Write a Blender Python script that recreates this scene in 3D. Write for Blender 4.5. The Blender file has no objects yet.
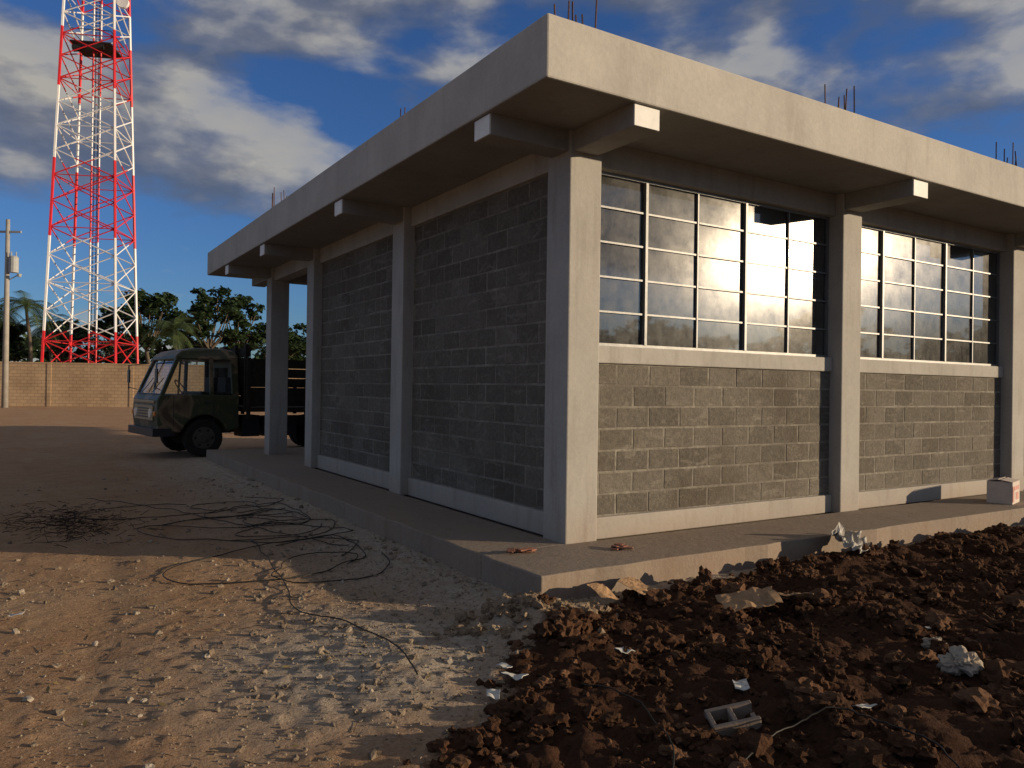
import bpy, bmesh, math, random
import numpy as np
from mathutils import Vector, Matrix, noise, Euler
random.seed(7); rng=np.random.default_rng(7)
S=bpy.context.scene
rad=math.radians
# ------------------------------------------------------------------ camera frame helpers (world axes = building axes)
CAM=Vector((-3.99,-5.46,1.6)); FX,FY=0.531,0.847; FPX=775.0
def at(lat,d):
    return (CAM.x+d*FX+lat*FY, CAM.y+d*FY-lat*FX)
def gp(u,v,z=0.0):
    v=v-(u-512)*0.014
    d=(1.6-z)*FPX/(v-388.0); return at((u-512)/FPX*d,d)
def pd(u,d): return at((u-512)/FPX*d,d)
# ------------------------------------------------------------------ materials
def newmat(name):
    m=bpy.data.materials.new(name); m.use_nodes=True
    nt=m.node_tree; nt.nodes.clear()
    return m,nt
def N(nt,t,**kw):
    n=nt.nodes.new(t)
    for k,v in kw.items(): setattr(n,k,v)
    return n
def L(nt,a,b): nt.links.new(a,b)
def ramp(nt,fac,stops):
    r=nt.nodes.new('ShaderNodeValToRGB'); e=r.color_ramp.elements
    while len(e)<len(stops): e.new(0.5)
    for i,(p,c) in enumerate(stops):
        e[i].position=p; e[i].color=(c if len(c)==4 else (*c,1)) if not isinstance(c,(int,float)) else (c,c,c,1)
    L(nt,fac,r.inputs[0]); return r.outputs[0]
def mix(nt,f,a,b,mode='MIX'):
    n=nt.nodes.new('ShaderNodeMix'); n.data_type='RGBA'; n.blend_type=mode
    for s,v in ((0,f),(6,a),(7,b)):
        if hasattr(v,'links'): L(nt,v,n.inputs[s])
        else: n.inputs[s].default_value=v if s==0 else ((*v,1) if len(v)==3 else v)
    return n.outputs[2]
def math_(nt,op,a,b=None,c=None,clamp=False):
    n=nt.nodes.new('ShaderNodeMath'); n.operation=op; n.use_clamp=clamp
    for i,v in enumerate((a,b,c)):
        if v is None: continue
        if hasattr(v,'links'): L(nt,v,n.inputs[i])
        else: n.inputs[i].default_value=v
    return n.outputs[0]
def noise_(nt,vec,scale,detail=6,rough=.6,dist=0):
    n=nt.nodes.new('ShaderNodeTexNoise'); n.inputs['Scale'].default_value=scale
    n.inputs['Detail'].default_value=detail; n.inputs['Roughness'].default_value=rough
    n.inputs['Distortion'].default_value=dist
    if vec is not None: L(nt,vec,n.inputs['Vector'])
    return n.outputs[0]
def pos(nt,sc=None):
    g=nt.nodes.new('ShaderNodeNewGeometry')
    if sc is None: return g.outputs['Position']
    m=nt.nodes.new('ShaderNodeMapping'); m.inputs['Scale'].default_value=sc
    L(nt,g.outputs['Position'],m.inputs[0]); return m.outputs[0]
def finish(nt,col,rough=.8,bump=None,bstr=.3,bdist=.02,metal=0,spec=.3):
    p=nt.nodes.new('ShaderNodeBsdfPrincipled'); o=nt.nodes.new('ShaderNodeOutputMaterial')
    if hasattr(col,'links'): L(nt,col,p.inputs['Base Color'])
    else: p.inputs['Base Color'].default_value=(*col,1)
    if hasattr(rough,'links'): L(nt,rough,p.inputs['Roughness'])
    else: p.inputs['Roughness'].default_value=rough
    p.inputs['Metallic'].default_value=metal; p.inputs['Specular IOR Level'].default_value=spec
    if bump is not None:
        b=nt.nodes.new('ShaderNodeBump'); b.inputs['Strength'].default_value=bstr; b.inputs['Distance'].default_value=bdist
        L(nt,bump,b.inputs['Height']); L(nt,b.outputs[0],p.inputs['Normal'])
    L(nt,p.outputs[0],o.inputs[0]); return p
def simple(name,c,rough=.7,var=.25,scale=8,metal=0,spec=.3,bstr=.2,bdist=.01):
    m,nt=newmat(name); P=pos(nt); n=noise_(nt,P,scale,4,.65)
    a=tuple(x*(1-var) for x in c); b=tuple(min(1,x*(1+var)) for x in c)
    col=ramp(nt,n,[(.3,a),(.7,b)]); finish(nt,col,rough,n,bstr,bdist,metal,spec); return m
def concrete(name,c,dirt=(.16,.12,.09),dirtamt=.5,bs=.35,fine=.2):
    m,nt=newmat(name); P=pos(nt)
    n1=noise_(nt,P,1.3,5,.6); n2=noise_(nt,P,22,5,.7); n3=noise_(nt,pos(nt,(5,5,.6)),1.5,4,.6)
    a=tuple(x*.84 for x in c); b=tuple(x*1.1 for x in c)
    col=ramp(nt,n1,[(.32,a),(.68,b)])
    col=mix(nt,fine,col,ramp(nt,n2,[(.3,tuple(x*.6 for x in c)),(.7,tuple(x*1.2 for x in c))]))
    f=ramp(nt,n3,[(.52,0.0),(.75,1.0)])
    fm=math_(nt,'MULTIPLY',f,dirtamt)
    col=mix(nt,fm,col,dirt)
    sx=nt.nodes.new('ShaderNodeSeparateXYZ'); L(nt,P,sx.inputs[0])
    lo=math_(nt,'MULTIPLY_ADD',sx.outputs[2],-2.2,1.35,clamp=True)
    lo=math_(nt,'MULTIPLY',lo,math_(nt,'MULTIPLY',n1,.9))
    col=mix(nt,lo,col,(.28,.19,.13))
    h=math_(nt,'ADD',n2,math_(nt,'MULTIPLY',n1,1.5))
    finish(nt,col,.85,h,bs,.012); return m
M_conc=concrete('concrete_plaster',(.40,.385,.355),dirtamt=.35,bs=.25)
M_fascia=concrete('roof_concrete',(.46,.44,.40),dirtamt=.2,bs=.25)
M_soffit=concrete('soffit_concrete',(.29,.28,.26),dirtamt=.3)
M_slab=concrete('walkway_concrete',(.25,.22,.185),dirtamt=.7,bs=.5,fine=.5)
M_white=simple('white_paint',(.78,.78,.75),.6,.08)
M_dark=simple('dark_frame',(.03,.03,.035),.4,.2,metal=.3,spec=.5)
M_alu=simple('aluminium_frame',(.17,.175,.18),.45,.15,metal=.3,spec=.5)
M_rebar=simple('rebar_rust',(.10,.05,.035),.8,.4,40)
M_in=simple('interior_plaster',(.16,.15,.14),.9,.2,2)
def blockmat():
    m,nt=newmat('concrete_block'); P=pos(nt)
    at_=N(nt,'ShaderNodeAttribute',attribute_name='tint')
    n=noise_(nt,P,30,5,.75); n1=noise_(nt,P,1.1,5,.6); n4=noise_(nt,pos(nt,(1,1,2.6)),3.2,5,.7,.8)
    base=ramp(nt,at_.outputs['Fac'],[(0,(.088,.078,.065)),(.5,(.130,.117,.098)),(1,(.185,.168,.142))])
    base=mix(nt,.5,base,ramp(nt,n,[(.3,(.07,.063,.054)),(.72,(.25,.23,.195))]))
    f=math_(nt,'MULTIPLY',ramp(nt,n1,[(.48,0.0),(.66,1.0)]),.5)
    base=mix(nt,f,base,(.085,.068,.052))
    f=math_(nt,'MULTIPLY',ramp(nt,n4,[(.55,0.0),(.70,1.0)]),.55)
    base=mix(nt,f,base,(.29,.265,.225))
    finish(nt,base,.95,n,1.0,.010,spec=.15); return m
M_block=blockmat()
def mortarmat():
    m,nt=newmat('mortar'); P=pos(nt); n=noise_(nt,P,14,5,.7); n1=noise_(nt,P,1.6,4,.6)
    col=ramp(nt,n,[(.3,(.15,.137,.115)),(.7,(.32,.295,.25))]); col=mix(nt,ramp(nt,n1,[(.4,0.0),(.65,.7)]),col,(.12,.105,.088))
    finish(nt,col,.95,n,1.0,.01); return m
M_mortar=mortarmat()
def glassmat(name,refl,tint,dusty=.25,r2=.16,kd=.9):
    m,nt=newmat(name); o=nt.nodes.new('ShaderNodeOutputMaterial')
    t=N(nt,'ShaderNodeBsdfTransparent'); t.inputs[0].default_value=(*tint,1)
    g=N(nt,'ShaderNodeBsdfGlossy'); g.inputs['Roughness'].default_value=.03; g.inputs[0].default_value=(.86,.94,1,1)
    g2=N(nt,'ShaderNodeBsdfGlossy'); g2.inputs['Roughness'].default_value=r2; g2.inputs[0].default_value=(.9,.9,.9,1)
    d=N(nt,'ShaderNodeBsdfDiffuse'); d.inputs[0].default_value=(.36,.35,.32,1)
    P=pos(nt); n=noise_(nt,P,6,4,.7); ns=noise_(nt,pos(nt,(9,9,1.2)),2,4,.7)
    b=N(nt,'ShaderNodeBump'); b.inputs['Strength'].default_value=.05; b.inputs['Distance'].default_value=.01
    L(nt,noise_(nt,P,2.5,2,.5),b.inputs['Height']); L(nt,b.outputs[0],g.inputs['Normal'])
    m1=N(nt,'ShaderNodeMixShader'); L(nt,math_(nt,'MULTIPLY',n,dusty*kd),m1.inputs[0]); L(nt,g.outputs[0],m1.inputs[1]); L(nt,g2.outputs[0],m1.inputs[2])
    lw=N(nt,'ShaderNodeLayerWeight'); lw.inputs[0].default_value=refl
    f=math_(nt,'MULTIPLY_ADD',lw.outputs['Fresnel'],.75,.05,clamp=True)
    m2=N(nt,'ShaderNodeMixShader'); L(nt,f,m2.inputs[0]); L(nt,t.outputs[0],m2.inputs[1]); L(nt,m1.outputs[0],m2.inputs[2])
    m3=N(nt,'ShaderNodeMixShader'); L(nt,ramp(nt,math_(nt,'MULTIPLY',math_(nt,'ADD',n,ns),.5),[(.38,.02),(.68,dusty*.5)]),m3.inputs[0]); L(nt,m2.outputs[0],m3.inputs[1]); L(nt,d.outputs[0],m3.inputs[2])
    L(nt,m3.outputs[0],o.inputs[0]); return m
M_glass=glassmat('window_glass',.46,(.35,.38,.4),.45,.17,1.1)
M_tglass=glassmat('truck_glass',.6,(.92,.96,.96),.12)
# ------------------------------------------------------------------ mesh builder
class MB:
    def __init__(s): s.v=[];s.f=[];s.m=[];s.t=[]
    def add(s,vs,fs,mi=0,t=0.5):
        o=len(s.v); s.v+= [tuple(v) for v in vs]; s.f+=[tuple(i+o for i in f) for f in fs]; s.m+=[mi]*len(fs); s.t+=[t]*len(fs)
    def box(s,x0,x1,y0,y1,z0,z1,mi=0,t=.5,M=None):
        vs=[Vector(p) for p in ((x0,y0,z0),(x1,y0,z0),(x1,y1,z0),(x0,y1,z0),(x0,y0,z1),(x1,y0,z1),(x1,y1,z1),(x0,y1,z1))]
        if M: vs=[M@v for v in vs]
        s.add(vs,[(0,3,2,1),(4,5,6,7),(0,1,5,4),(1,2,6,5),(2,3,7,6),(3,0,4,7)],mi,t)
    def tube(s,p0,p1,r0,r1=None,n=6,mi=0,caps=True,t=.5):
        r1=r0 if r1 is None else r1
        p0=Vector(p0);p1=Vector(p1);d=(p1-p0)
        if d.length<1e-6: return
        d.normalize(); a=d.cross(Vector((0,0,1)));
        if a.length<1e-3: a=Vector((1,0,0))
        a.normalize(); b=d.cross(a)
        vs=[]
        for p,r in ((p0,r0),(p1,r1)):
            for i in range(n):
                th=2*math.pi*i/n; vs.append(p+a*math.cos(th)*r+b*math.sin(th)*r)
        fs=[(i,(i+1)%n,n+(i+1)%n,n+i) for i in range(n)]
        if caps: fs+=[tuple(range(n))[::-1],tuple(range(n,2*n))]
        s.add(vs,fs,mi,t)
    def path(s,pts,r,n=6,mi=0):
        for i in range(len(pts)-1): s.tube(pts[i],pts[i+1],r if not callable(r) else r(i/(len(pts)-1)),None if not callable(r) else r((i+1)/(len(pts)-1)),n,mi,False)
    def obj(s,name,mats,parent=None,smooth=False,bevel=0,attr=None,loc=None):
        me=bpy.data.meshes.new(name); me.from_pydata(s.v,[],s.f); 
        for m in (mats if isinstance(mats,(list,tuple)) else [mats]): me.materials.append(m)
        me.polygons.foreach_set('material_index',s.m)
        if smooth: me.polygons.foreach_set('use_smooth',[True]*len(s.f))
        if attr:
            a=me.attributes.new(attr,'FLOAT','FACE'); a.data.foreach_set('value',s.t)
        me.update()
        o=bpy.data.objects.new(name,me); S.collection.objects.link(o)
        if parent: o.parent=parent
        if loc: o.location=loc
        if bevel:
            b=o.modifiers.new('b','BEVEL'); b.width=bevel; b.segments=2; b.limit_method='ANGLE'; b.angle_limit=rad(40)
        return o
def empty(name,loc=(0,0,0),rz=0):
    e=bpy.data.objects.new(name,None); S.collection.objects.link(e); e.location=loc; e.rotation_euler=(0,0,rz); e.empty_display_size=.3; return e
# ------------------------------------------------------------------ ground
def sstep(a,b,x):
    t=max(0,min(1,(x-a)/(b-a))); return t*t*(3-2*t)
def soilmask(x,y):
    n=noise.noise(Vector((x*.9,y*.9,3)))*.30+noise.noise(Vector((x*3.1,y*3.1,8)))*.16
    d1=-0.9-y
    d2=(-1.0+(x+.70)*.80-y)/1.28
    d=min(d1,d2)+n*(1 if x<0 else .3)
    m=sstep(-.10,.30,d)
    m*=1-sstep(10,18,math.hypot(x-3,y+3)-.0)
    return m
def slabdist(x,y):
    dx=max(-.83-x,0,x-16.5); dy=max(-.83-y,0,y-11.5); return math.hypot(dx,dy)
def palef(x,y):
    # pale cement-sand spill: along the walkway and out from its corner toward the road
    a=math.exp(-(slabdist(x,y)/1.1)**2)
    b=math.exp(-(((x+2.1)/1.15)**2+((y+1.15)/.95)**2))
    return min(1,max(a,1.25*b)+.25*noise.noise(Vector((x*1.5,y*1.5,40))))
def gh(x,y):
    far=math.hypot(x+2,y+2)
    if -.70<x<16.3 and -.70<y<11.3: return -.12
    am=1/(1+(far/30)**2)
    V=Vector
    h=.03*noise.noise(V((x*.35,y*.35,0)))+am*(.010*noise.noise(V((x*1.3,y*1.3,1))))
    m=soilmask(x,y)
    if far<22:
        fr=noise.fractal(V((x*7,y*7,2)),.7,2.0,4)
        lump=max(0,noise.noise(V((x*13,y*13,12)))-.22)
        pf_=max(0,palef(x,y))
        h+=(.0045*fr+.020*lump)*am*(1+1.3*pf_)
        sd=slabdist(x,y)
        h+=.05*math.exp(-(sd/.35)**2)
        h+=.15*math.exp(-((x+1.10)**2+(y+1.16)**2)/.12)*(1+.5*fr)
        h+=.05*math.exp(-((x+2.0)**2/.7+(y+.6)**2/.4))
        h+=.05*math.exp(-((x+2.2)**2/.35+(y+1.5)**2/.25))
        for c in (-3.6,-5.1):
            xx=x-c-.35*math.sin(y*.35)
            h-=.012*math.exp(-(xx/.17)**2)*am*(1+.5*fr)
        if m>0:
            r=noise.fractal(V((x*1.1,y*1.1,5)),1.0,2.0,3)
            r2=abs(noise.noise(V((x*4,y*4,9))))
            r3=noise.fractal(V((x*11,y*11,4)),.6,2.0,3)
            h+=m*(.03+.06*r+.07*r2+.03*r3+.06*sstep(.5,3,x)*math.exp(-(sd/.6)**2))
    return h
def axis(lo,hi,st,far):
    a=list(np.arange(lo,hi+1e-6,st)); s=st; p=lo; L_=[]
    while p>-far: s*=1.12; p-=s; L_.append(p)
    s=st; p=a[-1]; R_=[]
    while p<far: s*=1.12; p+=s; R_.append(p)
    return L_[::-1]+a+R_
xs=axis(-5.4,6.4,.029,900); ys=axis(-4.4,1.6,.029,900)
nx,ny=len(xs),len(ys)
verts=[];soil=[];pale=[]
for y in ys:
    for x in xs:
        if math.hypot(x,y)<60:
            verts.append((x,y,gh(x,y))); soil.append(soilmask(x,y)); pale.append(max(0,palef(x,y)))
        else: verts.append((x,y,.035*noise.noise(Vector((x*.35,y*.35,0)))/(1+math.hypot(x,y)/60))); soil.append(0); pale.append(0)
faces=[(j*nx+i,j*nx+i+1,(j+1)*nx+i+1,(j+1)*nx+i) for j in range(ny-1) for i in range(nx-1)]
me=bpy.data.meshes.new('ground'); me.from_pydata(verts,[],faces)
me.polygons.foreach_set('use_smooth',[True]*len(faces))
for nm,dat in (('soil',soil),('pale',pale)):
    a=me.attributes.new(nm,'FLOAT','POINT'); a.data.foreach_set('value',dat)
m,nt=newmat('ground_dirt'); P=pos(nt)
so=N(nt,'ShaderNodeAttribute',attribute_name='soil').outputs['Fac']; pa=N(nt,'ShaderNodeAttribute',attribute_name='pale').outputs['Fac']
nA=noise_(nt,P,.45,6,.6,.5); nB=noise_(nt,P,3.2,7,.65,.4); nC=noise_(nt,P,45,5,.75); nD=noise_(nt,P,12,6,.7)
sand=ramp(nt,nA,[(.30,(.33,.150,.062)),(.48,(.42,.220,.105)),(.62,(.46,.29,.165)),(.75,(.34,.175,.08))])
sand=mix(nt,.5,sand,ramp(nt,nB,[(.3,(.21,.105,.050)),(.5,(.41,.24,.135)),(.72,(.54,.39,.25))]))
palec=ramp(nt,nD,[(.3,(.33,.29,.24)),(.5,(.50,.45,.38)),(.75,(.62,.57,.50))])
pf=math_(nt,'MULTIPLY',pa,math_(nt,'MULTIPLY_ADD',nB,2.4,-.15,clamp=True))
sand=mix(nt,pf,sand,palec)
sand=mix(nt,.38,sand,ramp(nt,nC,[(.32,(.10,.062,.036)),(.5,(.38,.27,.175)),(.7,(.58,.46,.34))]),'MIX')
soilc=ramp(nt,nB,[(.3,(.028,.013,.008)),(.55,(.065,.030,.017)),(.75,(.115,.054,.030))])
soilc=mix(nt,.4,soilc,ramp(nt,nC,[(.3,(.013,.007,.005)),(.7,(.12,.060,.036))]))
sf=ramp(nt,math_(nt,'MULTIPLY_ADD',so,1.0,math_(nt,'MULTIPLY_ADD',nD,.7,-.35)),[(.35,0.0),(.6,1.0)])
col=mix(nt,sf,sand,soilc)
hh=math_(nt,'ADD',math_(nt,'MULTIPLY',nC,.7),math_(nt,'MULTIPLY',nD,1.2))
finish(nt,col,.95,hh,.9,.04,spec=.1)
me.materials.append(m); M_ground=m
g=bpy.data.objects.new('ground',me); S.collection.objects.link(g)
# ------------------------------------------------------------------ rocks / clods
def ico(sub):
    bm=bmesh.new(); bmesh.ops.create_icosphere(bm,subdivisions=sub,radius=1); v=np.array([x.co[:] for x in bm.verts]); f=[tuple(q.index for q in x.verts) for x in bm.faces]; bm.free(); return v,f
ICO={i:ico(i) for i in (1,2,3,4)}
def scatter(name,items,mat,rough=.35,smooth=False):
    mb_v=[];mb_f=[];tt=[];o=0
    for (x,y,z,r,sub) in items:
        v,f=ICO[sub]; 
        off=rng.uniform(-50,50,3)
        sc=rng.uniform(.65,1.2,3); sc[2]*=.8
        if sub>=3: nn=np.array([1+rough*(noise.noise(Vector(p*1.3+off))*1.2+.7*noise.noise(Vector(p*3.5+off))+.45*noise.noise(Vector(p*8+off))) for p in v])
        else: nn=np.array([1+rough*(noise.noise(Vector(p*1.3+off))*1.4+.6*noise.noise(Vector(p*3.7+off))) for p in v])
        w=v*nn[:,None]*sc*r
        a=rng.uniform(0,6.28); c,s=math.cos(a),math.sin(a)
        w=np.stack([w[:,0]*c-w[:,1]*s,w[:,0]*s+w[:,1]*c,w[:,2]],1)+np.array([x,y,z])
        mb_v.append(w); mb_f+= [tuple(i+o for i in q) for q in f]; tt+=[random.random()]*len(f); o+=len(v)
    me=bpy.data.meshes.new(name); me.from_pydata(np.concatenate(mb_v).tolist(),[],mb_f); me.materials.append(mat)
    a=me.attributes.new('tint','FLOAT','FACE'); a.data.foreach_set('value',tt)
    if smooth: me.polygons.foreach_set('use_smooth',[True]*len(mb_f))
    ob=bpy.data.objects.new(name,me); S.collection.objects.link(ob); return ob
def rockmat(name,c0,c1,c2,ns=18):
    m,nt=newmat(name); P=pos(nt); t=N(nt,'ShaderNodeAttribute',attribute_name='tint').outputs['Fac']; n=noise_(nt,P,ns,6,.75)
    col=ramp(nt,t,[(0,c0),(.75,c1),(1,c2)])
    col=mix(nt,.4,col,ramp(nt,n,[(.3,tuple(x*.4 for x in c0)),(.75,c2)]))
    finish(nt,col,.95,n,1.0,.025,spec=.1); return m
M_clod=rockmat('soil_clod',(.036,.017,.010),(.082,.037,.020),(.23,.125,.072),40)
M_peb=rockmat('pebble',(.17,.12,.08),(.33,.26,.19),(.52,.46,.38))
M_rock=rockmat('rock',(.30,.24,.18),(.38,.31,.24),(.5,.43,.35),12)
items=[]
cnt=0
while cnt<9500:
    x=random.uniform(-3.4,8.5); y=-.8-random.random()**1.1*4.4
    if random.random()>soilmask(x,y): continue
    dc=(x-CAM.x)**2+(y-CAM.y)**2
    if dc<1.2: continue
    # clods lie in drifts: fine earth between patches of lumps
    pt=noise.noise(Vector((x*1.7,y*1.7,21)))
    if random.random()>.45+1.3*pt: 
        if random.random()<.6: continue
        r=random.uniform(.005,.011)
    else: r=.007+.0085*random.paretovariate(1.35)
    if r>.09: r=random.uniform(.03,.09)
    if y>-.87-r*1.3: continue
    items.append((x,y,gh(x,y)+r*.25,r,3 if r>.035 else 2 if r>.013 else 1)); cnt+=1
scatter('soil_clods',items,M_clod,.6,False)
items=[]
cnt=0
while cnt<9000:
    x=random.uniform(-7,-.3); y=random.uniform(-5,9)
    if y>2 and random.random()<.6: continue
    if soilmask(x,y)>.6 or slabdist(x,y)<.02: continue
    k=.20+.9*max(0,palef(x,y))+.4*noise.noise(Vector((x*1.2,y*1.2,31)))
    if random.random()>k: continue
    r=min(.026,.003+.0021*random.paretovariate(1.7)); items.append((x,y,gh(x,y)+r*.2,r,1 if r<.013 else 2)); cnt+=1
scatter('pebbles',items,M_peb,.6)
for (u,v,r) in ((965,655,.075),(938,634,.06),(935,610,.035),(685,600,.05),(700,590,.04),(790,588,.05),(880,610,.06),(815,625,.045)):
    x,y=gp(u,v,.12); scatter('rock',[(x,y,gh(x,y)+r*.5,r,4)],M_rock if u in(965,938,935) else M_clod,.5,False)
items=[]
for i in range(240):
    x=-1.12+random.gauss(0,.24); y=-1.13+random.gauss(0,.17)
    if slabdist(x,y)<.04: continue
    r=.007+.008*random.paretovariate(1.5); r=min(r,.06); items.append((x,y,gh(x,y)+r*.1,r,3 if r>.03 else 2))
M_heap=rockmat('heap_dirt',(.24,.16,.10),(.34,.25,.17),(.46,.37,.27),30)
scatter('dirt_heap',items,M_heap,.7,False)
# ------------------------------------------------------------------ building
B=empty('concrete_block_building')
COLX=[k*3.84 for k in range(5)]; CW=.35; COLY=[0,3.52,7.12]; PORY=9.72; ZF=.25; ZB=3.62; ZS=3.86; ZT=4.33; RC=.15
mb=MB()
for i,x in enumerate(COLX):
    mb.box(x,x+CW,0,CW,ZF-.02,ZS+.02)
for y in COLY[1:]:
    mb.box(0,CW,y,y+CW,ZF-.02,ZS+.02)
for x in COLX: mb.box(x,x+CW,PORY,PORY+CW,ZF-.02,ZS+.02)
mb.obj('columns',M_conc,B,bevel=.012)
XE=COLX[-1]+CW
mb=MB()
for i in range(4):
    a=COLX[i]+CW; b=COLX[i+1]
    mb.box(a,b,RC-.05,RC+.17,ZB,ZS+.01)
    mb.box(a,b,RC-.045,RC+.15,ZF-.02,.43)
    mb.box(a,b,RC-.03,RC+.16,1.84,2.0)
ly=[(CW,3.52),(3.52+CW,7.12)]
for a,b in ly:
    mb.box(RC-.05,RC+.17,a,b,ZB,ZS+.01); mb.box(RC-.045,RC+.15,a,b,ZF-.02,.45)
mb.box(.05,.3,7.12+CW,PORY,ZB,ZS+.01)
mb.box(CW,XE,PORY+.05,PORY+.3,ZB,ZS+.01)
mb.obj('beams_and_plinth',M_conc,B,bevel=.01)
mb=MB()
BZ=3.68
for x in COLX: mb.box(x+.03,x+.30,-.79,.02,BZ,ZS+.01); mb.box(x+.03,x+.30,PORY+.3,11.4,BZ,ZS+.01)
for y in COLY+[PORY]: mb.box(-.79,.02,y+.03,y+.29,BZ,ZS+.01)
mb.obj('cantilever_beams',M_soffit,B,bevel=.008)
mb=MB()
for x in COLX: mb.box(x+.035,x+.295,-.80,-.788,BZ+.005,ZS-.01)
for y in COLY+[PORY]: mb.box(-.80,-.788,y+.035,y+.285,BZ+.005,ZS-.01)
mb.obj('beam_ends',M_white,B)
RX1=16.6; RY1=11.6
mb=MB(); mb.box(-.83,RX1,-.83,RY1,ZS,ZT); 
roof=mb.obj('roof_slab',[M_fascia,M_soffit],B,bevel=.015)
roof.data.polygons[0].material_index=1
mb=MB()
for (x,y) in [(x,0) for x in COLX]+[(0,3.52),(0,7.12),(0,PORY)]:
    for i in range(2):
        for j in range(3):
            px=x+.06+i*.22; py=y+.06+j*.11
            h=5.12+random.uniform(-.12,.1)+(.25 if y>9 else 0)
            mb.tube((px,py,4.3),(px+random.uniform(-.05,.05),py+random.uniform(-.05,.05),h),.008,n=5)
    for z in (4.45,4.62): 
        for a,b in (((.05,.05),(.29,.05)),((.29,.05),(.29,.29)),((.29,.29),(.05,.29)),((.05,.29),(.05,.05))):
            mb.tube((x+a[0],y+a[1],z),(x+b[0],y+b[1],z),.004,n=4)
mb.obj('rebar',M_rebar,B)
mb=MB()
for i in range(4):
    a=COLX[i]+CW; b=COLX[i+1]; mb.box(a,b,RC+.002,RC+.13,.43,1.84)
for a,b in ly: mb.box(RC+.002,RC+.13,a,b,.45,ZB)
mb.obj('mortar_wall',M_mortar,B)
mb=MB()
def blk(fn,u0,u1,z0,z1):
    c=.006; d=random.uniform(-.0005,.003)
    j=lambda: random.uniform(-.004,.004)
    o=[(u0+j(),z0+j()),(u1+j(),z0+j()),(u1+j(),z1+j()),(u0+j(),z1+j())]; q=[(o[0][0]+c,o[0][1]+c),(o[1][0]-c,o[1][1]+c),(o[2][0]-c,o[2][1]-c),(o[3][0]+c,o[3][1]-c)]
    vs=[fn(u,z,.005) for u,z in o]+[fn(u,z,-d) for u,z in q]
    mb.add(vs,[(4,5,6,7),(0,1,5,4),(1,2,6,5),(2,3,7,6),(3,0,4,7)],0,random.random())
def panel(fn,a,b,z0,z1,ch=.2):
    nr=round((z1-z0)/ch); ch=(z1-z0)/nr; g=.008
    for r in range(nr):
        u=a-(.2 if r%2 else 0)-.07
        while u<b:
            u0=max(a+.004,u+g); u1=min(b-.004,u+.4-g)
            if u1-u0>.04: blk(fn,u0,u1,z0+r*ch+g,z0+(r+1)*ch-g)
            u+=.4
for i in range(4): panel(lambda u,z,d:(u,RC+d,z),COLX[i]+CW,COLX[i+1],.43,1.84)
for a,b in ly: panel(lambda u,z,d:(RC+d,u,z),a,b,.45,ZB)
o=mb.obj('block_courses',M_block,B,attr='tint')
bm=bmesh.new(); bm.from_mesh(o.data); bmesh.ops.recalc_face_normals(bm,faces=bm.faces); bm.to_mesh(o.data); bm.free()
# windows
fr=MB(); gl=MB()
for i in range(4):
    a=COLX[i]+CW; b=COLX[i+1]; z0=2.0; z1=ZB; y=RC+.03
    t=.03
    fr.box(a,b,y,y+.07,z0,z0+t); fr.box(a,b,y,y+.07,z1-t,z1)
    nc=5; w=(b-a)/nc; nr=5; hh_=(z1-z0)/nr
    for c in range(nc+1):
        x=a+c*w; ww=.030 if c in(0,1,3,5) else .016
        x=min(max(x,a+ww/2),b-ww/2)
        fr.box(x-ww/2,x+ww/2,y-(.010 if c in (1,3) else -.004),y+.05,z0+t,z1-t)
    for r in range(1,nr):
        z=z0+r*hh_
        for c in range(nc):
            off=.006*((c+i)%2)
            fr.box(a+c*w+.015,a+(c+1)*w-.015,y+.006+off,y+.045,z-.009,z+.009)
    for c in range(nc):
        for r in range(nr):
            tx=random.uniform(-.003,.003); tz=random.uniform(-.003,.003)
            if i==0 and c in(2,3,4): tx=tz=0
            u0,u1=a+c*w+.01,a+(c+1)*w-.01; v0,v1=z0+r*hh_+.007,z0+(r+1)*hh_-.007
            yy=y+.028
            gl.add([(u0,yy-tx*w-tz*hh_,v0),(u1,yy+tx*w-tz*hh_,v0),(u1,yy+tx*w+tz*hh_,v1),(u0,yy-tx*w+tz*hh_,v1)],[(0,1,2,3)])
fr.obj('window_frames',M_alu,B); gl.obj('window_panes',M_glass,B)
mb=MB()
mb.box(.3,XE,7.2,7.35,ZF,ZS)
mb.box(XE-.15,XE-.02,.3,7.2,ZF,ZS)
mb.box(.3,XE-.16,.3,7.2,ZF-.03,ZF+.02)
mb.box(RC+.135,RC+.15,CW,7.12,.45,ZB)
mb.obj('interior_walls',M_in,B)
mb=MB(); mb.box(1.2,2.2,7.352,7.40,ZF,2.4); mb.box(1.28,2.12,7.40,7.42,ZF+.05,2.32)
mb.obj('porch_door',M_dark,B)
# walkway slab
mb=MB(); mb.box(-.85,16.4,-.85,-.0,-.25,ZF); mb.box(-.85,0,.0,11.3,-.25,ZF-.001); mb.box(0,16.4,7.35,11.3,-.25,ZF-.002); mb.box(0,16.4,0,7.35,-.25,ZF-.04)
w=mb.obj('concrete_walkway',M_slab,None)
bm=bmesh.new(); bm.from_mesh(w.data)
for k in range(6):
    es=[e for e in bm.edges if e.calc_length()>.25 and (e.verts[0].co.x<3 or e.verts[1].co.x<3)]
    bmesh.ops.subdivide_edges(bm,edges=es,cuts=1,use_grid_fill=True)
for v in bm.verts:
    p=v.co; edge=(abs(p.x+.85)<.01 or abs(p.y+.85)<.01)
    if edge: p.x+=.03*noise.noise(Vector((p.x*4,p.y*4,p.z))); p.y+=.03*noise.noise(Vector((p.x*4,p.y*4,p.z+7)))
bm.to_mesh(w.data); bm.free()
b_=w.modifiers.new('b','BEVEL'); b_.width=.012; b_.segments=2; b_.limit_method='ANGLE'
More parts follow.
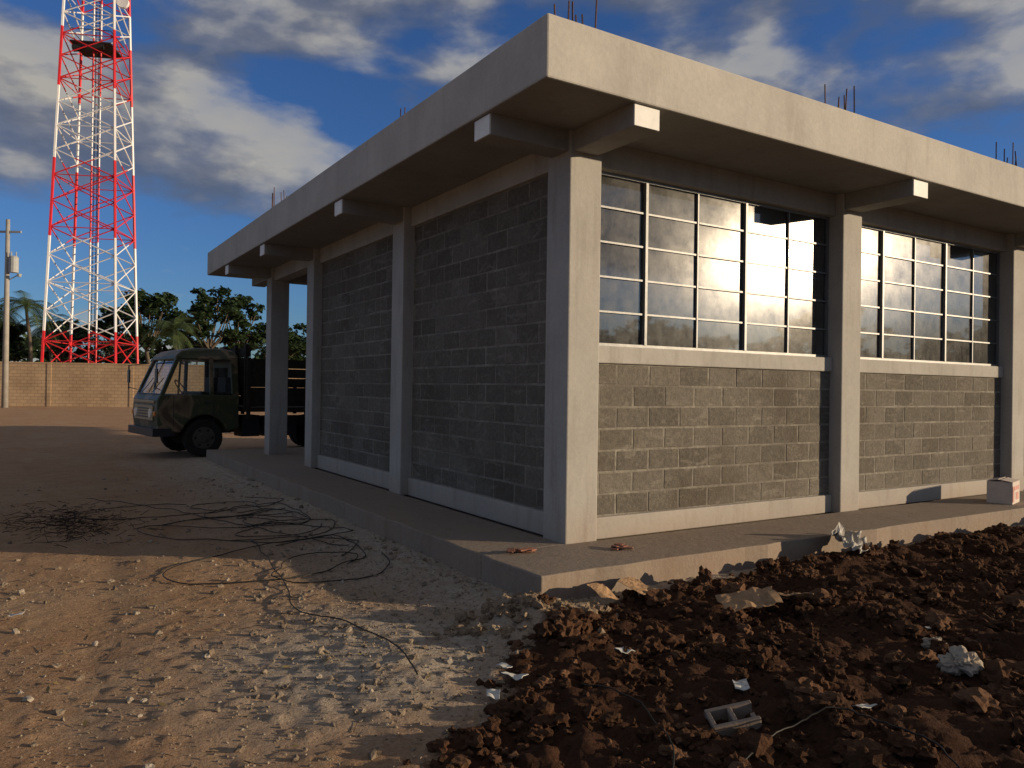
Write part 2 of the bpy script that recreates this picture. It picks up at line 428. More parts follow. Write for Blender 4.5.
# ------------------------------------------------------------------ perimeter wall, pole
m,nt=newmat('perimeter_block'); P=pos(nt)
ang=math.atan2(-FX,FY)
WA=rad(8)
sx=nt.nodes.new('ShaderNodeSeparateXYZ'); L(nt,P,sx.inputs[0])
uu=math_(nt,'ADD',math_(nt,'MULTIPLY',sx.outputs[0],math.cos(ang+WA)),math_(nt,'MULTIPLY',sx.outputs[1],math.sin(ang+WA)))
cb=nt.nodes.new('ShaderNodeCombineXYZ'); L(nt,uu,cb.inputs[0]); L(nt,sx.outputs[2],cb.inputs[1])
bt=N(nt,'ShaderNodeTexBrick'); L(nt,cb.outputs[0],bt.inputs['Vector']); bt.inputs['Scale'].default_value=1
bt.inputs['Brick Width'].default_value=.42; bt.inputs['Row Height'].default_value=.21; bt.inputs['Mortar Size'].default_value=.02
bt.inputs['Color1'].default_value=(.54,.39,.24,1); bt.inputs['Color2'].default_value=(.42,.30,.19,1); bt.inputs['Mortar'].default_value=(.25,.18,.12,1)
n=noise_(nt,P,.5,6,.6)
col=mix(nt,.4,bt.outputs[0],ramp(nt,n,[(.35,(.26,.17,.10)),(.65,(.60,.43,.26))]))
finish(nt,col,.9,bt.outputs['Fac'],-.5,.02); M_pwall=m
PW=empty('perimeter_wall')
D=54.0
def Mcam(lat,d,z=0,extra=0):
    x,y=at(lat,d); return Matrix.Translation((x,y,z))@Matrix.Rotation(ang+extra,4,'Z')
mb=MB(); Mx=Mcam(0,D,0,WA)
mb.box(-70,12,-.1,.1,-.3,2.75,0,M=Mx); 
for k in range(-70,12,5): mb.box(k-.12,k+.12,-.13,.13,-.3,2.8,0,M=Mx)
mb.box(-70,12,-.12,.12,2.751,2.84,0,M=Mx)
mb.obj('wall_panels',M_pwall,PW)
M_pole=simple('pole_concrete',(.33,.31,.28),.8,.15,2); M_grey=simple('transformer_grey',(.35,.37,.38),.5,.1,3)
PDD=46.5
UP=empty('utility_pole'); x,y=pd(5,PDD); mb=MB(); mb.tube((x,y,0),(x,y,11.3),.18,.11,12)
mb.obj('pole',M_pole,UP,smooth=True)
mb=MB()
mb.box(-.8,.8,-.05,.05,10.5,10.62,M=Mcam((5-512)/775*PDD,PDD)); 
xr,yr=at((5-512)/775*PDD+.45,PDD-.1)
mb.tube((xr,yr,8.1),(xr,yr,9.0),.26,.26,12); mb.tube((xr,yr,9.0),(xr,yr,9.08),.28,.2,12)
for q in(-.12,.12): mb.tube((xr+q,yr,9.08),(xr+q,yr,9.35),.04,.03,6)
mb.tube((x,y,8.3),(xr,yr,8.3),.05); mb.tube((x,y,8.8),(xr,yr,8.8),.05)
xr2,yr2=at((5-512)/775*PDD+.8,PDD-.1); mb.tube((x,y,7.6),(xr2,yr2,8.0),.03); mb.tube((xr2,yr2,8.02),(xr2,yr2,7.85),.14,.1,8)
mb.obj('transformer',M_grey,UP)
# ------------------------------------------------------------------ lattice tower
M_red=simple('red_paint',(.62,.025,.035),.5,.15,1); M_wht=simple('tower_white',(.75,.76,.78),.5,.08,1); M_blk=simple('antenna_dark',(.02,.02,.02),.6,.1)
TD=62.0; tc=Vector((*pd(91.5,TD),0)); TH=58.0
TW=empty('lattice_communication_tower',tc,ang+rad(9)); 
mb=MB()
def halfw(z): return 2.72*(1-z/96.0)
zb=[2.2,5.8,12.6,18.8,24.2,29.0,32.0,38,44,50,58]
def colr(z):
    k=0
    for i,b in enumerate(zb):
        if z>=b: k=i+1
    return 0 if k%2==1 or k==0 else 1
z=0.0; levels=[0]
while z<TH: z+=max(1.2,halfw(z)*.88); levels.append(z)
def corner(k,z):
    h=halfw(z); return Vector(((-h,h,h,-h)[k],(-h,-h,h,h)[k],z))
def seg(a,b,r):
    n_=3
    for i in range(n_):
        p=a.lerp(b,i/n_); q=a.lerp(b,(i+1)/n_); mb.tube(p,q,r,n=5,mi=colr((p.z+q.z)/2),caps=False)
for i in range(len(levels)-1):
    z0,z1=levels[i],levels[i+1]
    for k in range(4):
        a,b=corner(k,z0),corner(k,z1); c,d=corner((k+1)%4,z0),corner((k+1)%4,z1)
        seg(a,b,.11); 
        if i%2: seg(b,d,.04)
        seg(a,d,.05) ; seg(c,b,.05)
    for q in (-.28,.28):
        seg(Vector((q,.0,z0)),Vector((q,.0,z1)),.07)
    for s_ in range(3):
        zz=z0+(z1-z0)*s_/3; seg(Vector((-.28,0,zz)),Vector((.28,0,zz)),.03)
mb.obj('lattice',[M_red,M_wht],TW)
mb=MB()
for q in (-.12,.12): mb.tube((q,.06,0),(q,.06,TH),.03,n=5)
mb.box(-1.5,1.5,-1.5,1.5,28.2,28.3); 
for k in range(4):
    a=Vector(((-1.5,1.5,1.5,-1.5)[k],(-1.5,-1.5,1.5,1.5)[k],29.2)); b=Vector(((1.5,1.5,-1.5,-1.5)[k],(-1.5,1.5,1.5,-1.5)[k],29.2)); mb.tube(a,b,.03)
mb.tube((-1.2,-1.6,27.6),(1.0,-1.6,27.9),.28,.22,10)
mb.obj('platform_and_cables',M_blk,TW)
mb=MB(); mb.tube((2.3,-1.2,31.6),(2.3,-1.5,31.6),.45,.45,20); mb.tube((2.3,-1.2,31.6),(1.7,-1.2,31.6),.07)
mb.obj('dish_antenna',M_wht,TW)
# ------------------------------------------------------------------ trees
def leafmat(name,c0,c1,c2):
    m,nt=newmat(name); t=N(nt,'ShaderNodeAttribute',attribute_name='tint').outputs['Fac']
    n=noise_(nt,pos(nt),.8,3,.5)
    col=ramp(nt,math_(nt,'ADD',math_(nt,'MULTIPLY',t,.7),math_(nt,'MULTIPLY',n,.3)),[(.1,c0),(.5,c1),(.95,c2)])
    p=N(nt,'ShaderNodeBsdfPrincipled'); L(nt,col,p.inputs['Base Color']); p.inputs['Roughness'].default_value=.6
    tr=N(nt,'ShaderNodeBsdfTranslucent'); L(nt,col,tr.inputs[0]); mx=N(nt,'ShaderNodeMixShader'); mx.inputs[0].default_value=.25
    L(nt,p.outputs[0],mx.inputs[1]); L(nt,tr.outputs[0],mx.inputs[2]); o=N(nt,'ShaderNodeOutputMaterial'); L(nt,mx.outputs[0],o.inputs[0]); return m
M_leaf=leafmat('tree_leaves',(.010,.024,.009),(.024,.050,.015),(.055,.09,.025))
M_palm=leafmat('palm_leaves',(.02,.04,.012),(.045,.08,.025),(.10,.13,.04))
M_bark=simple('bark',(.10,.08,.06),.9,.3,6)
def leaves(mb,c,r,n,sz,flat=.7):
    for _ in range(n):
        d=Vector((random.gauss(0,1),random.gauss(0,1),random.gauss(0,1)*flat)); d=d/max(d.length,.01)*r*random.random()**.45; d.z*=flat
        p=c+d
        e=Euler((random.uniform(-.9,.9),random.uniform(-.9,.9),random.uniform(0,6.28))).to_matrix()
        s=sz*random.uniform(.6,1.3)
        q=[p+e@Vector(v) for v in ((-s*.5,-s*.28,0),(s*.2,-s*.35,.05*s),(s*.65,0,0),(s*.2,s*.35,.05*s),(-s*.5,s*.22,0))]
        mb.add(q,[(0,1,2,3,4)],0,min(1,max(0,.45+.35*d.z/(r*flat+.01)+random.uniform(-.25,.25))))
def tree(name,x,y,h,cr,seed,umb=.6,ncl=34,nl=60,sz=.42,base=.45):
    random.seed(seed)
    E=empty(name,(x,y,0)); tb=MB(); lb=MB()
    th=h*base; lean=Vector((random.uniform(-.3,.3),random.uniform(-.3,.3),0))
    pts=[Vector((0,0,0))]
    for i in range(1,5): pts.append(lean*(i/4)*th*.3+Vector((random.uniform(-.1,.1),random.uniform(-.1,.1),th*i/4)))
    tb.path(pts,lambda t:h*.028*(1-.45*t),8)
    top=pts[-1]
    for i in range(ncl):
        a=random.uniform(0,6.28); rr=cr*math.sqrt(random.random())
        zz=h*(base+(1-base)*(random.random()**.7))
        k=1-((zz-h*base)/(h*(1-base)))**3*umb
        c=Vector((math.cos(a)*rr*k,math.sin(a)*rr*k,zz-.35*rr*umb*.4))
        r=cr*random.uniform(.18,.34)
        if i%2==0:
            mid=top.lerp(c,.5)+Vector((0,0,-.1*h*random.random())); tb.path([top,mid,c],lambda t:h*.011*(1-.75*t),5)
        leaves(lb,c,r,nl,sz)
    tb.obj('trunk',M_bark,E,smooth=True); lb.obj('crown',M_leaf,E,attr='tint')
for i,(u,d,top,w,umb) in enumerate([(150,74,284,34,.5),(208,78,283,30,.3),(240,82,291,26,.4),(120,82,300,26,.5),(275,84,318,34,.5),(180,84,312,24,.5),(310,88,318,30,.5),(62,84,318,26,.5),(8,76,322,24,.5),(-40,80,300,40,.5),(95,88,322,26,.4)]):
    x,y=pd(u,d); h=1.6+(382-top)*d/775; tree('broadleaf_tree',x,y,h*.95,w*d/775,100+i,umb)
def palm(x,y,h,seed,fl=3.2):
    random.seed(seed); E=empty('palm_tree',(x,y,0)); tb=MB(); lb=MB()
    pts=[Vector((.25*math.sin(i*.5),.1*i/3,h*i/8)) for i in range(9)]
    tb.path(pts,lambda t:.2*(1-.35*t),8); top=pts[-1]
    for k in range(22):
        a=k*2.4; el=random.uniform(-.2,1.2); d=Vector((math.cos(a),math.sin(a),0)); p=top.copy(); dirv=(d*math.cos(el)+Vector((0,0,math.sin(el))))
        side=Vector((-d.y,d.x,0)); n_=12
        for s_ in range(n_):
            q=p+dirv*fl/n_; lb.add([p-side*.02,p+side*.02,q+side*.02,q-side*.02],[(0,1,2,3)],0,.7)
            ll=.75*math.sin(math.pi*(s_+1.5)/(n_+2))+.1
            for sg in(-1,1):
                for o_ in (0,.5):
                    b=p.lerp(q,o_); tip=b+side*sg*ll+dirv*ll*.5+Vector((0,0,-.35*ll)); lb.add([b,b+dirv*.09,tip],[(0,1,2)],0,random.uniform(.2,.9))
            p=q; dirv=(dirv+Vector((0,0,-.17))).normalized()
    tb.obj('trunk',M_bark,E,smooth=True); lb.obj('fronds',M_palm,E,attr='tint')
for (u,d,top,s_) in ((27,70,296,1),(-6,74,305,2),(175,70,318,5),(48,76,316,9)):
    x,y=pd(u,d); palm(x,y,1.6+(382-top)*d/775-.9,s_)
random.seed(11)
def row(name,pts,hmin,hmax,sz,nl):
    E=empty(name); lb=MB(); tb=MB()
    for (x,y) in pts:
        h=random.uniform(hmin,hmax); w=h*random.uniform(.35,.55)
        tb.tube((x,y,0),(x,y,h*.6),.2,.1,6)
        for c in range(9):
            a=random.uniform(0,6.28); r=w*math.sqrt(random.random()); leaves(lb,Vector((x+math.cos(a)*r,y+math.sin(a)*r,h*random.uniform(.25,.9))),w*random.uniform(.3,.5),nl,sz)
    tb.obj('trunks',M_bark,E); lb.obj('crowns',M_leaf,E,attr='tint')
pts=[]
for k in range(36):
    a=rad(-70+k*1.75); dd=random.uniform(72,90); pts.append((2+math.cos(a)*dd,math.sin(a)*dd))
row('tree_row',pts,7.0,10.0,.9,40)
pts=[]
for k in range(46):
    pts.append(at(-95+k*4.2+random.uniform(-1,1),random.uniform(105,125)))
row('tree_row',pts,6.5,9.0,1.0,28)
# ------------------------------------------------------------------ truck
m,nt=newmat('truck_paint'); P=pos(nt); n1=noise_(nt,P,1.1,4,.5,.6); n2=noise_(nt,P,9,6,.7)
c=ramp(nt,n1,[(.42,(.052,.060,.030)),(.50,(.052,.060,.030)),(.53,(.22,.155,.09)),(.60,(.08,.055,.034))])
c=mix(nt,math_(nt,'MULTIPLY',ramp(nt,n2,[(.5,0.0),(.75,1.0)]),.5),c,(.20,.14,.085)); finish(nt,c,.45,n2,.08,.01,spec=.4); M_ol=m
M_tyre=simple('tyre_rubber',(.022,.02,.018),.85,.3,14); M_rim=simple('wheel_rim',(.10,.085,.07),.6,.3,10,metal=.2)
M_cream=simple('grille_cream',(.46,.32,.18),.5,.15,10); M_wood=simple('stake_wood',(.035,.027,.02),.85,.4,9); M_light=simple('headlamp',(.75,.75,.7),.12,.05,5,spec=.8); M_amb=simple('amber_lens',(.6,.2,.03),.2,.1); M_seat=simple('seat_vinyl',(.04,.035,.03),.6,.2)
T=empty('cab_over_truck')
W=.98
def prism(mb,prof,w0,w1=None,mi=0,yo=0):
    n_=len(prof); vs=[]
    for sgn in(-1,1):
        for (x,z) in prof: vs.append((x,sgn*(w0(z) if callable(w0) else w0)+yo,z))
    fs=[tuple(range(n_)),tuple(range(2*n_-1,n_-1,-1))]+[(i,n_+i,n_+(i+1)%n_,(i+1)%n_) for i in range(n_)]
    mb.add(vs,fs,mi)
wz=lambda z: W-.10*max(0,(z-1.3)/1.1)**1.3
arch=[(-.95+.50*math.cos(a),.42+.50*math.sin(a)) for a in [math.pi*(1-i/10) for i in range(11)]]
arch=[(x,max(z,.55)) for x,z in arch]
prof2=[(-1.70,.62)]+[p for p in arch]+[(0.0,.55),(.04,.9),(.03,1.25),(-.03,1.36),(-1.70,1.36)]
mb=MB(); prism(mb,prof2,wz); mb.obj('cab_lower',M_ol,T,bevel=.03)
mb=MB()
def bar(p0,p1,sx,sy):
    p0=Vector(p0);p1=Vector(p1); vs=[]
    for p in(p0,p1):
        for a,b in((-1,-1),(1,-1),(1,1),(-1,1)): vs.append(p+Vector((a*sx/2,b*sy/2,0)))
    mb.add(vs,[(0,3,2,1),(4,5,6,7),(0,1,5,4),(1,2,6,5),(2,3,7,6),(3,0,4,7)])
for sg in(-1,1):
    bar((-.07,sg*(W-.06),1.34),(-.42,sg*(W-.12),2.2),.09,.09)
    bar((-1.10,sg*(W-.045),1.34),(-1.10,sg*(W-.115),2.2),.08,.07)
    bar((-1.62,sg*(W-.045),1.34),(-1.60,sg*(W-.115),2.2),.15,.07)
    bar((-.40,sg*(W-.05),1.34),(-.46,sg*(W-.11),2.2),.035,.05)
mb.obj('pillars',M_ol,T,bevel=.012)
mb=MB(); prism(mb,[(-.33,2.12),(-.36,2.2),(-.5,2.32),(-.8,2.385),(-1.4,2.39),(-1.62,2.34),(-1.69,2.22),(-1.69,2.12)],lambda z:.90-.16*max(0,(z-2.15)/.24)**2); mb.obj('cab_roof',M_ol,T,bevel=.03)
mb=MB(); mb.box(-1.69,-1.62,-.86,.86,1.36,1.62); mb.box(-1.69,-1.62,-.86,.86,1.98,2.13); mb.box(-1.69,-1.62,-.86,-.45,1.6,2.0); mb.box(-1.69,-1.62,.45,.86,1.6,2.0); mb.obj('cab_back',M_ol,T)
mb=MB()
mb.add([(-.07,-.88,1.38),(-.07,.88,1.38),(-.40,.83,2.15),(-.40,-.83,2.15)],[(0,1,2,3)])
for sg in(-1,1):
    mb.add([(-.13,sg*.92,1.38),(-1.57,sg*.92,1.38),(-1.56,sg*.865,2.15),(-.46,sg*.865,2.15)],[(0,1,2,3)])
mb.obj('windows',M_tglass,T)
mb=MB()
mb.tube((-.055,-.9,1.365),(-.055,.9,1.365),.02); mb.tube((-.40,-.85,2.16),(-.40,.85,2.16),.02); mb.tube((-.05,0,1.38),(-.39,0,2.15),.01)
for a in(-.5,.3): mb.tube((-.03,a,1.38),(-.17,a+.42,1.72),.009)
for sg in(-1,1):
    for x in (-.30,-1.14): mb.box(x-.006,x+.006,sg*W-.004,sg*W+.004,.68,1.34)
    mb.box(-1.05,-.93,sg*(W+.005)-.015,sg*(W+.005)+.015,1.17,1.2)
    mb.tube((-.05,sg*.95,1.45),(.10,sg*1.12,1.5),.010); mb.tube((-.28,sg*.9,2.05),(.10,sg*1.12,2.0),.010); mb.tube((.10,sg*1.12,1.45),(.10,sg*1.12,2.0),.010)
    mb.box(.08,.11,sg*1.12-.08,sg*1.12+.08,1.6,1.9)
    mb.box(-.36,-.12,sg*.9-.06,sg*.9+.06,.48,.53)
mb.box(-1.66,-.4,-.6,.6,.5,.9)
mb.obj('trim',M_dark,T,bevel=.004)
mb=MB(); mb.box(.035,.062,-.72,.72,.80,1.12); mb.box(.035,.058,-.80,.80,1.17,1.23); mb.obj('grille_panel',M_cream,T,bevel=.01)
mb=MB()
for z in(.86,.92,.98,1.04): mb.box(.062,.068,-.42,.42,z,z+.03)
mb.box(.02,.12,-1.0,1.0,.47,.64); mb.box(-.25,.03,-1.0,-.93,.47,.64); mb.box(-.25,.03,.93,1.0,.47,.64)
mb.obj('bumper_and_slats',M_dark,T,bevel=.015)
mb=MB()
for y_ in(-.58,.58): mb.tube((.05,y_,.95),(.085,y_,.95),.105,.095,16)
mb.obj('headlamps',M_light,T,smooth=False)
mb=MB()
for y_ in(-.86,.86): mb.box(.0,.07,y_-.07,y_+.07,.9,1.0)
mb.obj('marker_lamps',M_amb,T,bevel=.01)
mb=MB(); mb.box(-1.5,-.95,-.75,.75,1.0,1.42); mb.box(-1.6,-1.48,-.7,-.2,1.4,1.75); mb.box(-1.6,-1.48,.2,.7,1.4,1.75)
for i in range(16):
    a=i*math.pi/8; b=(i+1)*math.pi/8; Q=Matrix.Translation((-.6,.45,1.5))@Matrix.Rotation(rad(-55),4,'Y')
    mb.tube(Q@Vector((.21*math.cos(a),.21*math.sin(a),0)),Q@Vector((.21*math.cos(b),.21*math.sin(b),0)),.015)
mb.obj('seats',M_seat,T,bevel=.03)
def wheel(x,y,sg,r=.42,w=.22,nm='wheel'):
    mb=MB(); prof=[(r*.55,-w*.42),(r*.86,-w*.5),(r*.97,-w*.42),(r,-w*.2),(r,w*.2),(r*.97,w*.42),(r*.86,w*.5),(r*.55,w*.42)]
    n_=32; k=len(prof); vs=[];fs=[]
    for i in range(n_):
        a=2*math.pi*i/n_
        for j,(rr,yy) in enumerate(prof):
            q=rr-(.012 if (i%2 and j in(3,4)) else 0); vs.append((q*math.cos(a),yy,q*math.sin(a)))
    for i in range(n_):
        for j in range(k-1): fs.append((i*k+j,((i+1)%n_)*k+j,((i+1)%n_)*k+j+1,i*k+j+1))
    mb.add(vs,fs,0)
    o_=sg
    mb.tube((0,o_*w*.40,0),(0,-o_*w*.3,0),r*.56,r*.56,24,1)
    mb.tube((0,o_*w*.46,0),(0,o_*w*.40,0),r*.57,r*.57,24,1)
    mb.tube((0,o_*w*.40,0),(0,o_*w*.62,0),r*.30,r*.24,16,1)
    mb.tube((0,o_*w*.62,0),(0,o_*w*.75,0),r*.13,r*.11,12,1)
    for i in range(6):
        a=i*math.pi/3; mb.tube((r*.43*math.cos(a),o_*w*.47,r*.43*math.sin(a)),(r*.43*math.cos(a),o_*w*.462,r*.43*math.sin(a)),r*.07,r*.07,8,0)
    ob=mb.obj(nm,[M_tyre,M_rim],T); ob.location=(x,y,r)
for sg in(-1,1):
    wheel(-.95,sg*.84,sg); wheel(-4.1,sg*.86,sg); wheel(-4.1,sg*.60,sg)
mb=MB(); 
for y_ in(-.4,.4): mb.box(-6.0,-.3,y_-.05,y_+.05,.62,.84)
mb.tube((-4.1,-.8,.42),(-4.1,.8,.42),.07); mb.tube((-.95,-.8,.42),(-.95,.8,.42),.05)
mb.tube((-2.6,-.75,.62),(-1.95,-.75,.62),.2,.2,14); mb.box(-3.1,-2.3,.5,.9,.42,.85); mb.box(-2.2,-1.8,.4,.9,.42,.9)
mb.box(-4.65,-3.55,-.98,-.5,.90,.93)
mb.obj('chassis',M_dark,T)
mb=MB(); mb.box(-6.1,-1.85,-1.08,1.08,.98,1.08)
for sg in(-1,1):
    for x in np.arange(-6.0,-1.8,.69): mb.box(x-.04,x+.04,sg*1.10-.03,sg*1.10+.03,.85,1.75 if x<-3 else 2.2)
    for z in(1.10,1.32,1.54): mb.box(-6.08,-1.87,sg*1.055-.015,sg*1.055+.015,z,z+.205)
    for z in(1.76,1.98): mb.box(-3.3,-1.87,sg*1.055-.015,sg*1.055+.015,z,z+.205)
for z in(1.12,1.34,1.56,1.78,2.0,2.22): mb.box(-1.91,-1.88,-1.08,1.08,z,z+.21); mb.box(-6.1,-6.07,-1.08,1.08,z,z+.19 if z<1.7 else z+.01)
for y_ in(-1.0,-.35,.35,1.0): mb.box(-1.875,-1.8,y_-.05,y_+.05,.98,2.5)
mb.obj('stake_bed',M_wood,T)
hd=math.atan2(-.13,-.99)
fx,fy=pd(159,16.3)
Rm=Matrix.Rotation(hd,3,'Z'); c0=Rm@Vector((0,W,0)); T.location=(fx-c0.x,fy-c0.y,0.0); T.rotation_euler=(0,0,hd)
# ------------------------------------------------------------------ loose stuff
M_card=simple('cardboard',(.32,.20,.11),.85,.25,12); M_bag=simple('plastic_sheet',(.30,.28,.25),.45,.3,14,spec=.4); M_trash=simple('trash_paper',(.50,.50,.47),.6,.25,12)
M_cable=simple('cable_black',(.015,.014,.013),.55,.2,20); M_blk2=concrete('block_piece',(.22,.195,.17)); M_brk=simple('clay_tile',(.26,.12,.08),.8,.25,15); M_box=simple('carton_white',(.55,.48,.43),.7,.1,10); M_pink=simple('carton_print',(.50,.25,.22),.7,.2,10)
def crumple(name,x,y,z,sx,sy,amp,mat,seed,n_=14,rot=0,tilt=(0,0)):
    vs=[];fs=[]
    R=Euler((tilt[0],tilt[1],rot)).to_matrix()
    for j in range(n_):
        for i in range(n_):
            a=(i/(n_-1)-.5)*sx; b=(j/(n_-1)-.5)*sy
            k=1+.25*noise.noise(Vector((a*9+seed,b*9,seed)))
            h=amp*(abs(noise.noise(Vector((a*8+seed,b*8,seed))))*2+noise.noise(Vector((a*22+seed,b*22,3)))*.6)
            vs.append(Vector((x,y,z))+R@Vector((a*k,b*k,h)))
    fs=[(j*n_+i,j*n_+i+1,(j+1)*n_+i+1,(j+1)*n_+i) for j in range(n_-1) for i in range(n_-1)]
    mb=MB(); mb.add(vs,fs); o=mb.obj(name,mat); s_=o.modifiers.new('s','SOLIDIFY'); s_.thickness=.003; return o
for k,(u,v,sx,sy,rot,tl) in enumerate([(640,584,.30,.22,.5,(.35,.1)),(752,598,.42,.20,-.5,(.35,-.15)),(795,594,.3,.25,.8,(-.1,.3)),(605,590,.2,.16,.2,(.5,.2))]):
    x,y=gp(u,v,.15); crumple('cardboard_piece',x,y,max(gh(x,y),.08)+.06,sx,sy,.02,M_card,k*3+1,12,rot,tl)
x,y=gp(850,545,.2); 
crumple('plastic_bag',x,y,gh(x,y)+.12,.46,.30,.09,M_bag,5,26,.4,(.5,.1))
for k,(u,v,s_) in enumerate([(628,651,.11),(497,682,.11),(520,668,.12),(868,702,.10),(745,681,.12),(508,660,.08),(20,620,.08),(930,628,.05)]):
    x,y=gp(u,v,.1 if u>450 else 0); crumple('crumpled_litter',x,y,gh(x,y)+.03,s_,s_*.6,.02,M_trash,20+k,10,k)
x,y=gp(738,716,.08)
mb=MB(); 
mb.box(-.15,.15,-.09,-.06,0,.12); mb.box(-.15,.15,.06,.09,0,.12); mb.box(-.15,-.12,-.06,.06,0,.12); mb.box(-.015,.015,-.06,.06,0,.12); mb.box(.11,.14,-.06,.0,0,.10)
o=mb.obj('broken_concrete_block',M_blk2,bevel=.006); o.location=(x,y,gh(x,y)-.03); o.rotation_euler=(.25,-.2,-.5); o.scale=(.75,.75,.75)
for k,(u,v) in enumerate([(625,549),(522,553)]):
    x,y=gp(u,v,.25); mb=MB()
    for q in range(7): 
        sx_=random.uniform(.02,.07)
        Mx=Matrix.Translation((random.uniform(-.1,.1),random.uniform(-.05,.05),.010+.004*q))@Matrix.Rotation(random.uniform(0,3),4,'Z')@Matrix.Rotation(random.uniform(-.12,.12),4,'X')
        mb.box(-sx_,sx_,-.03,.03,-.006,.006,M=Mx)
    o=mb.obj('broken_clay_tile',M_brk,bevel=.003); o.location=(x,y,ZF+.0)
CB=empty('carton_box',(6.45,-.48,ZF),.25)
mb=MB(); mb.box(-.2,.2,-.14,.14,0,.27); mb.obj('box_body',M_box,CB,bevel=.006)
mb=MB(); mb.box(-.202,-.12,-.143,-.1405,.03,.22); mb.box(-.02,.12,-.143,-.1405,.05,.14); mb.box(-.15,.15,-.143,-.1405,.17,.22); mb.obj('print',M_pink,CB)
mb=MB(); 
for sg in(-1,1): mb.box(-.2,.2,-.0,.13,-.003,.003,M=Matrix.Translation((0,sg*.14,.274))@Matrix.Rotation(rad(168) if sg>0 else rad(10),4,'X'))
mb.obj('flaps',M_box,CB)
def cable(name,strands,r,mat):
    cu=bpy.data.curves.new(name,'CURVE'); cu.dimensions='3D'; cu.bevel_depth=r; cu.bevel_resolution=1
    for pts in strands:
        sp=cu.splines.new('POLY'); sp.points.add(len(pts)-1)
        for i,p in enumerate(pts): sp.points[i].co=(*p,1)
    cu.materials.append(mat); o=bpy.data.objects.new(name,cu); S.collection.objects.link(o); return o
def lay(ctrl,n_=18,lift=.008,wob=.05,seed=0):
    out=[]; C=[Vector((*c,0)) for c in ctrl]
    for i in range(len(C)-1):
        p0=C[max(0,i-1)];p1=C[i];p2=C[i+1];p3=C[min(len(C)-1,i+2)]
        for k in range(n_):
            t=k/n_; q=.5*((2*p1)+(p2-p0)*t+(2*p0-5*p1+4*p2-p3)*t*t+(3*p1-p0-3*p2+p3)*t**3)
            q.x+=wob*noise.noise(Vector((q.x*2,q.y*2,seed))); q.y+=wob*noise.noise(Vector((q.x*2,q.y*2,seed+9)))
            hb=sum(gh(q.x+a_,q.y+b_) for a_,b_ in((0,0),(.06,0),(-.06,0),(0,.06),(0,-.06)))/5
            out.append((q.x,q.y,hb+lift+abs(noise.noise(Vector((q.x*1.5,q.y*1.5,seed+4))))*.05))
    return out
random.seed(5)
st=[]
# loose coils: arcs wandering over the tangle, like dropped hose/cable
for k in range(9):
    u,v=random.uniform(165,300),random.uniform(512,578); cx_,cy_=gp(u,v)
    R0=random.uniform(.25,.75); a0=random.uniform(0,6.28); turns=random.uniform(.8,1.7); ctrl=[]
    nn_=int(7*turns)+3
    for j in range(nn_):
        a=a0+turns*6.28*j/nn_; rr=R0*(1+.35*math.sin(j*1.3+k))
        ctrl.append((cx_+rr*1.35*math.cos(a)+.05*j*math.cos(a0),cy_+rr*math.sin(a)+.05*j*math.sin(a0)))
    ctrl=[c_ for c_ in ctrl if slabdist(*c_)>.15]
    if len(ctrl)>3: st.append(lay(ctrl,10,seed=k))
st.append(lay([gp(*p) for p in((255,540),(285,585),(300,615),(350,630),(400,655),(418,690))],14,seed=33))
st.append(lay([gp(*p) for p in((90,500),(180,512),(260,530),(330,545),(352,548))],14,seed=34))
cable('tangled_cable',st,.0048,M_cable)
cable('steel_wire',[lay([gp(*p,.10) for p in((750,757),(790,728),(850,722),(940,755),(990,790))],14,.05,seed=2),lay([gp(*p,.10) for p in((590,680),(640,695),(668,730),(675,765))],14,.04,seed=3)],.004,M_cable)
M_tw=simple('twigs',(.045,.03,.02),.9,.3,20)
mb=MB()
for k in range(420):
    u=random.gauss(75,30); v=random.gauss(523,9); v=max(505,v); x,y=gp(u,v); z=gh(x,y); a=random.uniform(0,6.28); l=random.uniform(.04,.2)
    mb.tube((x,y,z+random.uniform(0,.05)),(x+math.cos(a)*l,y+math.sin(a)*l,z+random.uniform(0,.07)),.004,.002,4)
for k in range(260):
    x=random.uniform(-6,-1); y=random.uniform(-4.5,4)
    if slabdist(x,y)<.2: continue
    z=gh(x,y)+.006; a=random.uniform(0,6.28); l=random.uniform(.02,.12); mb.tube((x,y,z),(x+math.cos(a)*l,y+math.sin(a)*l,gh(x+math.cos(a)*l,y+math.sin(a)*l)+.008),.0022,.001,4)
mb.obj('twig_pile',M_tw)
mb=MB(); random.seed(8)
for k in range(300):
    x=random.uniform(-6,-1); y=random.uniform(-4,5)
    if soilmask(x,y)>.8 or slabdist(x,y)<.05: continue
    z=gh(x,y); a=random.uniform(0,6.28); s=random.uniform(.012,.03)
    e=Euler((random.uniform(-.5,.5),random.uniform(-.5,.5),a)).to_matrix(); mb.add([Vector((x,y,z+.012))+e@Vector(q) for q in((-s,0,0),(0,-s*.4,0),(s,0,0),(0,s*.4,0))],[(0,1,2,3)],0,random.random())
mb.obj('leaf_litter',simple('dry_leaf',(.16,.12,.05),.8,.5,3))
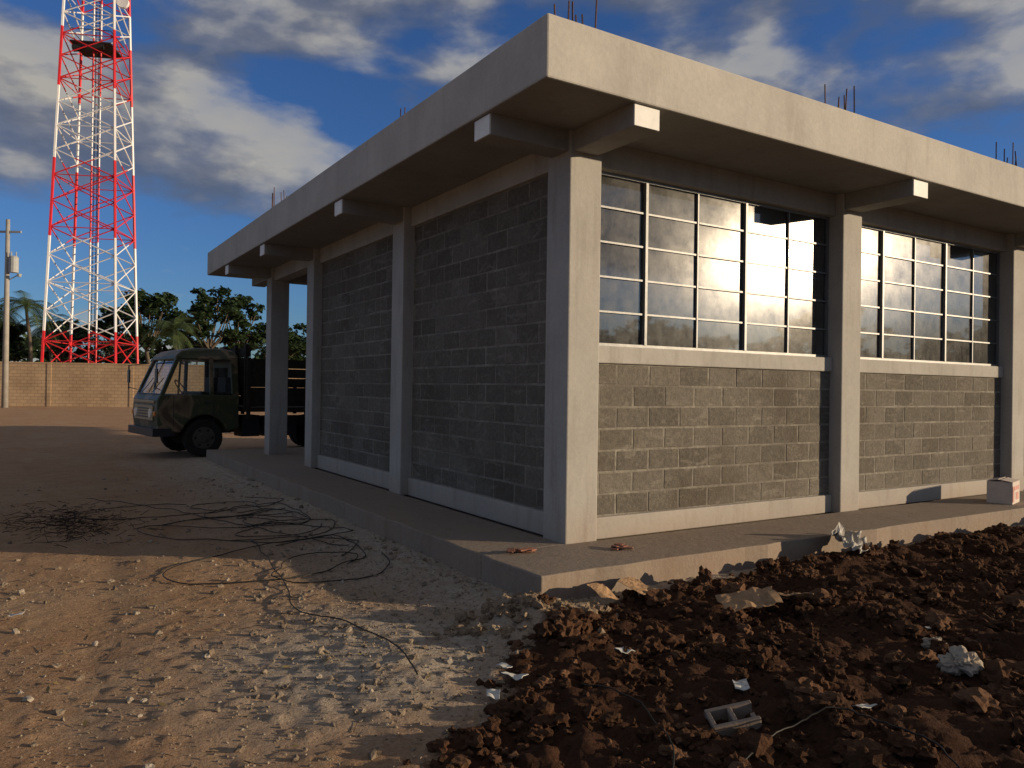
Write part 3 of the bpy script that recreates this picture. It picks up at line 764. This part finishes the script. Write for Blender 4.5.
# ------------------------------------------------------------------ light
sd=Vector((.835,-.6565,.178)).normalized(); el=math.asin(sd.z)
sun=bpy.data.lights.new('sun','SUN'); sun.energy=5.0; sun.angle=rad(.5); sun.color=(1,.78,.52)
so_=bpy.data.objects.new('sun',sun); S.collection.objects.link(so_); so_.rotation_euler=sd.to_track_quat('Z','Y').to_euler()
w=bpy.data.worlds.new('World'); S.world=w; w.use_nodes=True; nt=w.node_tree; nt.nodes.clear()
sky=N(nt,'ShaderNodeTexSky'); sky.sky_type='NISHITA'; sky.sun_disc=False; sky.sun_elevation=el; sky.sun_rotation=math.atan2(sd.x,sd.y)
sky.air_density=1.0; sky.dust_density=.3; sky.ozone_density=3.0
tint=mix(nt,1.0,sky.outputs[0],(.68,.96,1.5),'MULTIPLY')
tc_=N(nt,'ShaderNodeTexCoord'); sx=N(nt,'ShaderNodeSeparateXYZ'); L(nt,tc_.outputs['Generated'],sx.inputs[0])
def cvec(loc):
    mp=N(nt,'ShaderNodeMapping'); mp.inputs['Location'].default_value=loc; mp.inputs['Scale'].default_value=(1,1,2.3); L(nt,tc_.outputs['Generated'],mp.inputs[0]); return mp.outputs[0]
c1=noise_(nt,cvec((3.1,1.7,.3)),3.2,8,.52,.1); c2=noise_(nt,cvec((3.1+.045,1.7-.035,.3+.06)),3.2,6,.52,.1)
hi=math_(nt,'MULTIPLY_ADD',sx.outputs[2],.34,-.045)
cov=ramp(nt,math_(nt,'ADD',c1,hi),[(.49,0.0),(.585,.75),(.70,1.0)])
lit=ramp(nt,math_(nt,'MULTIPLY_ADD',math_(nt,'SUBTRACT',c1,c2),3.2,.5),[(.30,(1.3,1.5,2.0)),(.5,(2.1,2.25,2.75)),(.78,(5.2,5.0,4.6))])
fin=mix(nt,cov,tint,lit)
bg=N(nt,'ShaderNodeBackground'); bg.inputs[1].default_value=.078; L(nt,fin,bg.inputs[0]); wo=N(nt,'ShaderNodeOutputWorld'); L(nt,bg.outputs[0],wo.inputs[0])
# ------------------------------------------------------------------ camera
cam=bpy.data.cameras.new('camera'); co=bpy.data.objects.new('camera',cam); S.collection.objects.link(co); S.camera=co
cam.sensor_width=36; cam.lens=36*FPX/1024; cam.clip_end=3000; cam.clip_start=.05
yaw=-math.asin(FX)
Mr=Matrix.Rotation(yaw,4,'Z')@Matrix.Rotation(rad(90.3),4,'X')@Matrix.Rotation(rad(.8),4,'Z')
co.matrix_world=Matrix.Translation(CAM)@Mr
S.view_settings.view_transform='Standard'; S.view_settings.look='None'; S.view_settings.exposure=0
